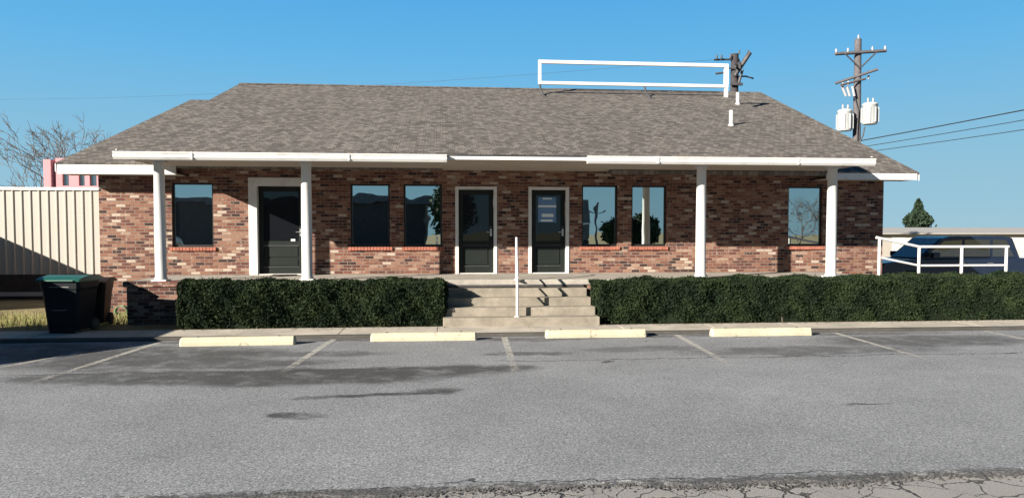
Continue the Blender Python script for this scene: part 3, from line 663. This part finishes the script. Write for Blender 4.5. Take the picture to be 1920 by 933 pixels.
# ------------------------------------------------------------------ rubbish bins
def bin_(x, y, rz, wt, ht, body, lid, label, tilt=0):
    r = thing('rubbish_bin', (x, y, LOT if y < -4.4 else -.005), label, 'bin', 'wheeled bins by the left corner', rz)
    w0, w1, d0, d1 = wt*.78/2, wt/2, wt*.72/2, wt*.92/2
    b = MB(); secs = [(.06, w0, d0), (.30, w0+(w1-w0)*.3, d0+(d1-d0)*.3), (ht*.74, w1*.96, d1*.94), (ht*.78, w1, d1), (ht*.9, w1+.01, d1+.01)]
    vs = []
    for z, a, d in secs:
        c = .05
        vs += [(-a+c, -d, z), (a-c, -d, z), (a, -d+c, z), (a, d-c, z), (a-c, d, z), (-a+c, d, z), (-a, d-c, z), (-a, -d+c, z)]
    k = 8
    b.add(vs, [(i*k+j, i*k+(j+1) % k, (i+1)*k+(j+1) % k, (i+1)*k+j) for i in range(len(secs)-1) for j in range(k)]); b.add(vs, [tuple(range(k)), tuple(range(32, 40))])
    b.box(-w0*.8, w0*.8, -d0-.035, -d0+.03, .0, .10, 0, .01)
    bo = b.build('body', body); bo.parent = r
    for g in (MB().box(-w1*.5, w1*.5, -d1-.006, -d1+.01, ht*.80, ht*.812), MB().box(-w1*.42, w1*.3, -(d0+d1)/2-.03, -(d0+d1)/2+.02, ht*.40, ht*.41)):
        o = g.build('grip_bar', M['worngrip']); o.parent = r
    b = MB(); a, d = w1+.035, d1+.04
    pr = [(-d, ht*.9), (-d-.01, ht*.935), (-d*.6, ht*.975), (0, ht), (d*.6, ht*.985), (d, ht*.95), (d, ht*.9)]
    b.prism(pr, -a, a, 'x'); b.box(-a*.75, a*.75, -d-.03, -d, ht*.905, ht*.925, 0, .004)
    o = b.build('lid', lid); o.parent = r
    o = MB().tube([(-a*.7, d1, ht*.88), (-a*.7, d1+.09, ht*.9), (a*.7, d1+.09, ht*.9), (a*.7, d1, ht*.88)], .016, 8).build('handle', body); o.parent = r
    for s in (-1, 1):
        b = MB()
        b.tube([(s*(w0+.02)-.03, d0-.03, .12), (s*(w0+.02)+.03, d0-.03, .12)], .12, 18); o = b.build('wheel', M['rubber']); o.parent = r
    return r
bin_(-6.98, -3.48, R(-6), .74, 1.07, M['bin'], M['lidgreen'], 'charcoal wheeled bin with a green lid')
bin_(-6.42+.02, -2.86, R(8), .62, .98, M['binbrown'], M['binbrown'], 'brown-black wheeled bin behind the green-lidded one') if False else bin_(-7.02, -2.55, R(8), .66, .97, M['binbrown'], M['binbrown'], 'brown-black wheeled bin behind the green-lidded one')

# coiled hose at the corner
b = MB(); hp = []
for i in range(120):
    t = i/20*2*math.pi/1; r_ = .13+.002*math.sin(i); hp.append((r_*math.cos(t), .018*(i % 7)/7+.03*math.sin(i*.9)-i*.0006, .15+r_*math.sin(t)))
b.tube(hp, .011, 6)
o = b.build('garden_hose', M['hose'], loc=(-7.45, -.14, -.12)); tag(o, 'small coil of pale green hose leaning on the brick corner', 'hose')
tag(MB().box(-4.0, -3.45, -.52, -.12, FL+.002, FL+.02, 0, .006).build('doormat', M['mat']), 'dark brown doormat outside the leftmost door', 'doormat')

# ------------------------------------------------------------------ left background
SY = 5.0
sh = thing('metal_shed', (-12, SY, -.13), 'cream ribbed metal shed left of the brick building', 'shed')
b = MB(); x = -16.0; xs_ = []
while x < -9.2: xs_ += [(x, SY), (x+.165, SY), (x+.185, SY-.03), (x+.225, SY-.03)]; x += .245
xs_.append((x, SY)); xe = x
vs = [(p[0], p[1], z) for p in xs_ for z in (.62, 3.10)]
b.add(vs, [(2*i, 2*i+2, 2*i+3, 2*i+1) for i in range(len(xs_)-1)])
b.add([(xe, SY, .62), (xe, SY+6, .62), (xe, SY+6, 3.1), (xe, SY, 3.1)], [(0, 1, 2, 3)]); tpart(b, 'wall', M['cream'], sh)
tpart(MB().box(-16, xe+.05, SY-.06, SY+6, 3.102, 3.19, 0, .01), 'roof_cap', M['white'], sh)
tpart(MB().box(-16, xe, SY+.012, SY+6, -.13, .615), 'base', M['darkwood'], sh)
tpart(MB().box(-16, xe, SY-.05, SY+.005, -.02, .10), 'base_rail', M['cream'], sh)
fn = thing('shade_fence', (-14.2, 2.2, -.13), 'dark board fence added out of view left of the cream shed to shade its wall', 'fence')  # unseen fence, added to throw the slanting shade on the shed wall
b = MB(); y = -0.2
while y < 4.85: b.box(-14.22, -14.19, y, y+.135, -.12, 2.28); y += .142
tpart(b, 'boards', M['darkwood'], fn)
tpart(MB().box(-14.27, -14.225, -.2, 4.9, .3, .4).box(-14.27, -14.225, -.2, 4.9, 1.9, 2.0), 'rails', M['darkwood'], fn)

pk = thing('pink_building', (-15, 14, -.13), 'faded pink masonry building with small grey windows behind the shed', 'building')
py = 12.0
PW = [(-14.62, -14.38), (-14.02, -13.80), (-13.62, -13.36)]
ops = [(a, c, 3.66, 4.30) for a, c in PW]
b = wall_open(-14.86, -9.6, -.13, 4.72, ops, py, .12)
b.add([(-14.86, py, -.13), (-14.86, py+7, -.13), (-14.86, py+7, 4.72), (-14.86, py, 4.72)], [(0, 1, 2, 3)]); b.add([(-14.86, py, 4.72), (-9.6, py, 4.72), (-9.6, py+7, 4.72), (-14.86, py+7, 4.72)], [(0, 1, 2, 3)])
tpart(b, 'wall', M['pink'], pk)
for a, c in PW:
    o = tpart(MB().box(a+.005, c-.005, py+.08, py+.1, 3.665, 4.295), 'window', M['palewindow'], pk)
tpart(MB().box(-15.26, -14.98, py-.1, py+.3, -.13, 4.66, 0, .02), 'chimney', M['pink'], pk)

# bare trees
def bare_tree(x, y, h, seed, label, spread=1.0, lean=0, maxd=6, group='bare winter trees'):
    rg = random.Random(seed); r = thing('bare_tree', (x, y, -.13), label, 'tree', group)
    tr = MB(); br = MB()
    def grow(p, d, L, rad, dep, mb):
        q = p; pts = [p]; rs = [rad]
        for i in range(3):
            d = (d+Vector((rg.gauss(0, .13), rg.gauss(0, .13), rg.gauss(0.03, .07)))).normalized(); q = q+d*(L/3); pts.append(q); rs.append(rad*(1-.13*(i+1)))
        mb.tube(pts, rs, 6 if dep < 3 else 4, caps=False)
        if dep >= maxd: return
        for k in range(rg.choice((2, 3, 3)) if dep else 5):
            ax = d.orthogonal().normalized(); ax.rotate(Matrix.Rotation(rg.uniform(0, 6.28), 3, d)) 
            nd = d.copy(); nd.rotate(Matrix.Rotation(rg.uniform(.3, .75)*spread, 3, ax)); s = rg.choice(pts[1:]) if k else q
            grow(s, nd, L*rg.uniform(.62, .85), max(rs[-1]*rg.uniform(.55, .75), .013), dep+1, br)
    grow(Vector((0, 0, 0)), Vector((lean, 0, 1)), h*.3, h*.022, 0, tr)
    o = tr.build('trunk', M['bark']); o.parent = r; o = br.build('crown', M['bark']); o.parent = r
bare_tree(-22.2, 25, 9.6, 3, 'bare leafless tree behind the pink building at the left edge', 1.0, maxd=6)
bare_tree(-26.5, 25, 8.5, 8, 'taller bare tree left of the other, past the shed', 1.0) if False else None

# ------------------------------------------------------------------ utility poles and cables
def insul(b, x, y, z): b.lathe([(.02, 0), (.055, .03), (.03, .06), (.06, .09), (.03, .12), (.05, .15), (.02, .2)], (x, y, z), 10)
def strut(b, p, q, s=.05): b.tube([p, q], s, 4)
p2 = thing('utility_pole', (18.67, 14, -.13), 'tall utility pole with wide crossarm and two pale transformers, right of the roof', 'utility pole', 'wooden utility poles')
X2, Y2 = 18.67, 14
tpart(MB().tube([(X2+.03, Y2, -.13), (X2-.02, Y2, 10.55)], [.20, .145], 12), 'pole', M['pole'], p2)
b = MB(); b.tube([(X2-1.2, Y2-.2, 9.82), (X2+1.2, Y2-.2, 10.02)], .075, 4); tpart(b, 'crossarm', M['pole'], p2)
b = MB(); strut(b, (X2-.75, Y2-.22, 9.84), (X2, Y2-.17, 9.22), .035); strut(b, (X2+.75, Y2-.22, 9.96), (X2, Y2-.17, 9.22), .035); tpart(b, 'brace', M['darkmetal'], p2)
def insulator(x, y, z, root, m):
    b = MB(); insul(b, x, y, z); tpart(b, 'insulator', m, root)
for k in (-1.15, -.6, .55, 1.15): insulator(X2+k, Y2-.2, 9.92+k*.08+.03, p2, M['porcelain'])
insulator(X2, Y2, 10.55, p2, M['porcelain'])
b = MB(); b.tube([(X2-.9, Y2+.3, 8.62), (X2+.65, Y2-.5, 9.12)], .06, 4); tpart(b, 'crossarm', M['pole'], p2)
tpart(MB().tube([(X2-1.0, Y2-.35, 8.42), (X2+.25, Y2-.2, 8.75)], .05, 4), 'crossarm', M['pole'], p2)
for k in (-.75, -.5, .45): insulator(X2+k, Y2-.1, 8.62+k*.3, p2, M['porcelain'])
for k in (-.62, -.36, -.85): tpart(MB().tube([(X2+k, Y2-.2, 8.4), (X2+k*.8, Y2-.25, 7.95)], .06, 8), 'cutout_switch', M['porcelain'], p2)
def transformer(x, y, z, r, h):
    b = MB(); b.lathe([(r*.9, 0), (r, .03), (r, h*.86), (r*1.05, h*.87), (r*1.05, h*.9), (r*.9, h*.96), (r*.3, h)], (x, y, z), 24)
    for a in range(0, 360, 40): b.box(x+math.cos(R(a))*(r+.03)-.02, x+math.cos(R(a))*(r+.03)+.02, y+math.sin(R(a))*(r+.03)-.02, y+math.sin(R(a))*(r+.03)+.02, z+.08, z+h*.75)
    o = tpart(b, 'transformer', M['canister'], p2)
    for k in (-.1, .14):
        bb = MB(); insul(bb, x+k, y, z+h); q = bb.build('bushing', M['porcelain']); q.parent = o; q.location = (-p2.location.x, -p2.location.y, -p2.location.z); q.location = (0, 0, 0)
transformer(X2-.66, Y2-.15, 6.42, .31, .98); transformer(X2+.40, Y2-.35, 6.70, .32, .98)
b = MB(); b.tube([(X2-.6, Y2-.05, 6.7), (X2+.3, Y2-.1, 6.95)], .05, 4); b.tube([(X2-.15, Y2-.25, 6.0), (X2-.05, Y2-.2, 7.3), (X2-.3, Y2-.2, 8.1)], .02, 6); b.tube([(X2+.2, Y2-.3, 6.6), (X2+.15, Y2-.25, 6.2), (X2, Y2-.25, 5.9)], .03, 6)
tpart(b, 'bracket', M['darkmetal'], p2)

X1, Y1 = 14.53, 18.0
p1 = thing('utility_pole', (X1, Y1, -.13), 'utility pole topped by a dark tangle of crossarms, behind the roof sign frame', 'utility pole', 'wooden utility poles')
tpart(MB().tube([(X1, Y1, -.13), (X1, Y1, 10.75)], [.23, .19], 12), 'pole', M['darkpole'], p1)
for s, z in ((-.2, 10.2), (.2, 10.28)):
    b = MB(); b.tube([(X1+s*.6-.35, Y1-1.2, z-.35), (X1+s*.6+.55, Y1+1.2, z+.45)], .085, 4); tpart(b, 'crossarm', M['darkmetal'], p1)
b = MB(); b.tube([(X1-1.1, Y1-.1, 10.42), (X1+.2, Y1-.1, 10.48)], .05, 4); tpart(b, 'crossarm', M['darkmetal'], p1)
b = MB(); strut(b, (X1-.12, Y1-.3, 9.6), (X1+.62, Y1-.4, 10.75), .11); strut(b, (X1+.1, Y1-.3, 9.25), (X1+.25, Y1-.4, 9.9), .07); b.box(X1-.3, X1+.3, Y1-.35, Y1-.2, 9.15, 9.27); tpart(b, 'brace', M['darkmetal'], p1)
for dx_, dz in ((-1.0, 10.45), (-.75, 10.46), (-.3, 10.5), (.62, 10.72), (.15, 10.7)): insulator(X1+dx_, Y1-.2, dz, p1, M['darkmetal'])
tpart(MB().tube([(X1-1.05, Y1-.2, 9.72), (X1-.62, Y1-.2, 9.78), (X1-.4, Y1-.2, 10.02), (X1, Y1-.2, 9.95)], .05, 8), 'cutout_switch', M['darkmetal'], p1)
tpart(MB().tube([(X1+.1, Y1-.2, 9.6), (X1+.5, Y1-.2, 9.62), (X1+.9, Y1-.2, 9.52)], .04, 8), 'cutout_switch', M['darkmetal'], p1)

def cable(name, p, q, sag, r, label, group):
    p, q = Vector(p), Vector(q); pts = [p.lerp(q, i/24)-Vector((0, 0, sag*4*(i/24)*(1-i/24))) for i in range(25)]
    tag(MB().tube(pts, r, 6).build(name, M['cable']), label, 'cable', group)
cable('power_cable', (X1-1.0, Y1-.2, 10.42), (-40, 50, 13.3), .5, .006, 'thin overhead cable running left from the dark pole, seen through the sign frame', 'overhead cables')
cable('power_cable', (X2+.1, Y2-.2, 5.99), (24.6, -10, 6.95), .10, .022, 'uppermost of the three cables running right from the transformer pole', 'overhead cables')
cable('power_cable', (X2+.1, Y2-.2, 5.70), (24.6, -10, 6.50), .12, .014, 'middle one of the three cables running right from the transformer pole', 'overhead cables')
cable('power_cable', (X2+.1, Y2-.2, 5.45), (24.6, -10, 5.95), .12, .014, 'lowest of the three cables running right from the transformer pole', 'overhead cables')

# ------------------------------------------------------------------ dark blue car on the right
car = thing('parked_car', (15.15, 3.4, LOT), 'dark blue four-wheel-drive car parked beyond the ramp railing', 'car')
HW = .92
def loft(secs, mi=0):      # secs: list of (y, profile list) same length
    k = len(secs[0][1]); vs = [(p[0], y, p[1]) for y, pr in secs for p in pr]; b = MB()
    b.add(vs, [(i*k+j, i*k+(j+1) % k, (i+1)*k+(j+1) % k, (i+1)*k+j) for i in range(len(secs)-1) for j in range(k)], mi, False)
    b.add(vs, [tuple(range(k)), tuple((len(secs)-1)*k+j for j in range(k))], mi); return b
low = [(-2.35, .45), (-2.42, .62), (-2.38, .88), (-2.28, 1.02), (-1.05, 1.14), (2.2, 1.16), (2.36, 1.05), (2.40, .55), (2.3, .42),
       (1.95, .40), (1.86, .66), (1.60, .80), (1.32, .80), (1.06, .66), (.97, .36), (-.97, .36), (-1.06, .66), (-1.32, .80), (-1.60, .80), (-1.86, .66), (-1.95, .40)]
shr = lambda pr, a, dz: [(x*a, .75+(z-.75)*dz) for x, z in pr]
b = loft([(-HW, shr(low, .985, .93)), (-HW+.07, low), (HW-.07, low), (HW, shr(low, .985, .93))])
o = b.build('body', M['carpaint']); o.parent = car
gh = [(-1.08, 1.135), (-.32, 1.76), (-.1, 1.82), (1.7, 1.82), (1.95, 1.76), (2.2, 1.15)]
gi = [(-1.02, 1.135), (-.26, 1.70), (-.05, 1.755), (1.65, 1.755), (1.88, 1.70), (2.12, 1.15)]
b = loft([(-HW+.19, [(x*.98, z) if z < 1.3 else (x*.97, z-.01) for x, z in gh]), (HW-.19, [(x*.98, z) if z < 1.3 else (x*.97, z-.01) for x, z in gh])])
o = b.build('cabin', M['carpaint']); o.parent = car
b = MB()
for s in (-1, 1):
    yy = s*(HW-.185); y2 = yy+s*.012
    for poly in ([(-.86, 1.2), (-.30, 1.66), (.28, 1.70), (.28, 1.2)], [(.36, 1.2), (.36, 1.70), (1.18, 1.70), (1.18, 1.2)], [(1.26, 1.2), (1.26, 1.70), (1.68, 1.69), (1.95, 1.2)]):
        o = MB().prism(poly, min(yy, y2), max(yy, y2), 'y').build('side_window', M['carglass']); o.parent = car
b = MB(); n_ = Vector((-.63, 0, .76)).normalized()*.008
b.add([(-1.04+n_.x, -HW+.26, 1.165+n_.z), (-1.04+n_.x, HW-.26, 1.165+n_.z), (-.345+n_.x, HW-.26, 1.735+n_.z), (-.345+n_.x, -HW+.26, 1.735+n_.z)], [(0, 1, 2, 3)])
o = b.build('windscreen', M['carglass']); o.parent = car
for sx in (-1.46, 1.46):
    for s in (-1, 1):
        y0_ = s*(HW-.1)
        wh = MB().tube([(sx, y0_-.11, .37), (sx, y0_+.11, .37)], .37, 24).build('wheel', M['rubber']); wh.parent = car
        rm = MB().tube([(sx, y0_+s*.10, .37), (sx, y0_+s*.117, .37)], .23, 20).build('rim', M['chrome']); rm.parent = wh
for s in (-1, 1):
    o = MB().box(-2.43, -2.25, s*.72-.14, s*.72+.14, .78, .92, 0, .03).build('headlight', M['lamp']); o.parent = car
    o = MB().box(-.84, -.62, s*(HW+.06)-.09, s*(HW+.06)+.09, 1.17, 1.33, 0, .03).build('wing_mirror', M['carpaint']); o.parent = car
    for hx in (.15, 1.05):
        o = MB().box(hx-.1, hx+.1, s*(HW+.012)-.012, s*(HW+.012)+.012, 1.0, 1.03, 0, .004).build('door_handle', M['chrome']); o.parent = car
o = MB().box(-2.46, -2.38, -.5, .5, .62, .84, 0, .02).build('grille', M['darkmetal']); o.parent = car
o = MB().box(-2.50, -2.30, -.86, .86, .40, .58, 0, .04).build('bumper', M['darkmetal']); o.parent = car

# ------------------------------------------------------------------ unseen van added past the left end to shade the bins and the low wall
van = thing('shade_van', (-9.75, -6.4, LOT), 'grey panel van added out of view past the rubbish bins to shade them', 'van')
pr = [(2.45, .35), (2.45, 1.0), (2.38, 1.74), (2.25, 1.80), (-1.2, 1.80), (-1.45, 1.72), (-2.15, 1.05), (-2.55, .92), (-2.6, .35),
      (-2.05, .35), (-1.95, .62), (-1.7, .74), (-1.4, .62), (-1.3, .35), (1.2, .35), (1.3, .62), (1.6, .74), (1.85, .62), (1.95, .35)]
b = MB(); k = len(pr); secs = [(-.96, 0), (-.90, 1), (.90, 1), (.96, 0)]
vs = [(x*(1-.07*max(0, p[1]-1)), p[0]*(.985 if f == 0 else 1), p[1]-(0 if f or p[1] < 1.5 else .05)) for x, f in secs for p in pr]
b.add(vs, [(i*k+j, i*k+(j+1) % k, (i+1)*k+(j+1) % k, (i+1)*k+j) for i in range(3) for j in range(k)]); b.add(vs, [tuple(range(k)), tuple(3*k+j for j in range(k))])
o = b.build('body', M['dull']); o.parent = van
for s_ in (-1, 1):
    o = MB().prism([(-1.25, 1.1), (-1.25, 1.6), (-.5, 1.6), (-.5, 1.1)], s_*.935-.012, s_*.935+.012, 'x').build('side_window', M['carglass']); o.parent = van
    o = MB().box(s_*.45-.33, s_*.45+.33, 2.40, 2.44, 1.1, 1.6, 0, .01).build('rear_window', M['carglass']); o.parent = van
    for yy in (-1.68, 1.58):
        wh_ = MB().tube([(s_*.86-.1, yy, .34), (s_*.86+.1, yy, .34)], .34, 22).build('wheel', M['rubber']); wh_.parent = van
# ------------------------------------------------------------------ far right
fb = thing('storage_building', (45, 34, -.13), 'long low tan storage building far off past the parked car', 'building')
tpart(MB().box(26, 75, 32, 40, -.13, 1.80), 'wall', M['tanwall'], fb)
tpart(MB().prism([(31.6, 1.82), (36, 2.25), (40.4, 1.82), (40.4, 1.74), (31.6, 1.74)], 25.6, 75.4, 'x'), 'roof', M['greyroof'], fb)
for k in range(12): tpart(MB().box(28+k*4, 30.6+k*4, 31.97, 31.999, -.1, 1.5), 'roller_door', M['dull'], fb)
def conifer(x, y, h, rad, seed, label):
    rng = np.random.default_rng(seed); r = thing('conifer_tree', (x, y, -.13), label, 'tree')
    o = MB().tube([(0, 0, 0), (.02, 0, h)], [h*.03, .02], 8).build('trunk', M['bark']); o.parent = r
    n = 9000; t = rng.random(n)**1.3; z = h*(.12+.88*t); lay = .75+.25*np.sin(z*7.0/h*6.28/2.2+rng.normal(0, .4, n))
    a = rng.integers(0, 11, n)*.571+z*2.3+rng.normal(0, .22, n); rr_ = rad*(1-t)**.85*lay*np.sqrt(rng.random(n))
    C = np.stack([rr_*np.cos(a), rr_*np.sin(a), z-rr_*.28], 1)
    o = quads_mesh('crown', leaves(C, h*.032, rng), [M['conifer']]); o.parent = r
conifer(43.4, 46, 5.0, 3.2, 4, 'dark conifer rising behind the long low storage building')
bare_tree(35.3, 42, 4.6, 12, 'small faint bare tree beside the brick wall edge, far right', .9, maxd=5)

# ------------------------------------------------------------------ across the street (seen mirrored in the windows)
def leafy(x, y, h, rx, rz2, seed, label, n=9000):
    rng = np.random.default_rng(seed); rg = random.Random(seed); r = thing('leafy_tree', (x, y, -.13), label, 'tree', 'trees across the street')
    b = MB(); b.tube([(0, 0, 0), (.05, .05, h*.3), (0, .1, h*.6)], [h*.04, h*.03, h*.015], 8)
    for k in range(6):
        a = k*1.05; b.tube([(0, 0, h*.3), (rx*.4*math.cos(a), rx*.4*math.sin(a), h*.5), (rx*.7*math.cos(a), rx*.7*math.sin(a), h*.66)], [h*.02, h*.012, h*.005], 6)
    o = b.build('trunk', M['bark']); o.parent = r
    cl = rng.normal(size=(70, 3)); cl /= np.linalg.norm(cl, axis=1)[:, None]; cl *= (rng.random(70)**.4)[:, None]*np.array([rx*.8, rx*.8, rz2*.8])
    pick = rng.integers(0, 70, n); C = cl[pick]+rng.normal(0, .17, (n, 3))*np.array([rx, rx, rz2])+np.array([0, 0, h-rz2])
    C[:, 2] = np.clip(C[:, 2], .1, h+.2)
    o = quads_mesh('crown', leaves(C, .22, rng), [M['tree']]); o.parent = r
leafy(0.9, -58, 7.6, 2.3, 3.0, 21, 'tall evergreen tree across the street beside the dark warehouse')
leafy(18.6, -60, 3.6, 1.5, 1.5, 22, 'low evergreen tree across the street next to the street pole')
leafy(21.7, -60, 4.1, 1.55, 1.9, 23, 'round evergreen tree across the street')
bare_tree(39.0, -60, 7.0, 31, 'bare leafless tree across the street', 1.0, group='trees across the street')
wh = thing('warehouse', (-16, -66, -.13), 'dark low warehouse across the street, mirrored in the left windows', 'building')
tpart(MB().box(-34, -1.9, -72, -60.4, -.13, 4.9), 'wall', M['darkwood'], wh)
tpart(MB().add([(-34.5, -60, 4.9), (-1.4, -60, 4.9), (-1.4, -60, 5.6), (-5, -60, 5.62), (-7.3, -60, 5.84), (-10.5, -60, 5.5), (-23, -60, 5.35), (-34.5, -60, 5.9),
   (-34.5, -72, 4.9), (-1.4, -72, 4.9), (-1.4, -72, 5.6), (-5, -72, 5.62), (-7.3, -72, 5.84), (-10.5, -72, 5.5), (-23, -72, 5.35), (-34.5, -72, 5.9)],
   [(i, (i+1) % 8, 8+(i+1) % 8, 8+i) for i in range(8)]+[tuple(range(8)), tuple(range(8, 16))]), 'roof', M['darkmetal'], wh)
tc = thing('box_trailer', (15.1, -60, -.13), 'dark box trailer across the street', 'trailer')
tpart(MB().box(14.2, 15.7, -64, -60, 2.85, 5.35, 0, .03), 'box', M['darkmetal'], tc)
tpart(MB().box(14.2, 15.7, -64, -60, 2.55, 2.84, 0, .01), 'chassis', M['dull'], tc)
for yy in (-63.2, -61): tpart(MB().tube([(14.15, yy, .5), (15.75, yy, .5)], .62, 18), 'wheel', M['rubber'], tc)
tpart(MB().box(14.3, 15.6, -63.8, -60.2, 1.1, 2.549), 'frame', M['darkmetal'], tc)
ps = thing('utility_pole', (16.5, -60, -.13), 'plain utility pole across the street', 'utility pole', 'wooden utility poles')
tpart(MB().tube([(16.5, -60, -.13), (16.5, -60, 4.9)], [.17, .12], 10), 'pole', M['pole'], ps)
tpart(MB().tube([(15.6, -60, 4.1), (17.4, -60, 4.1)], .06, 4), 'crossarm', M['pole'], ps)
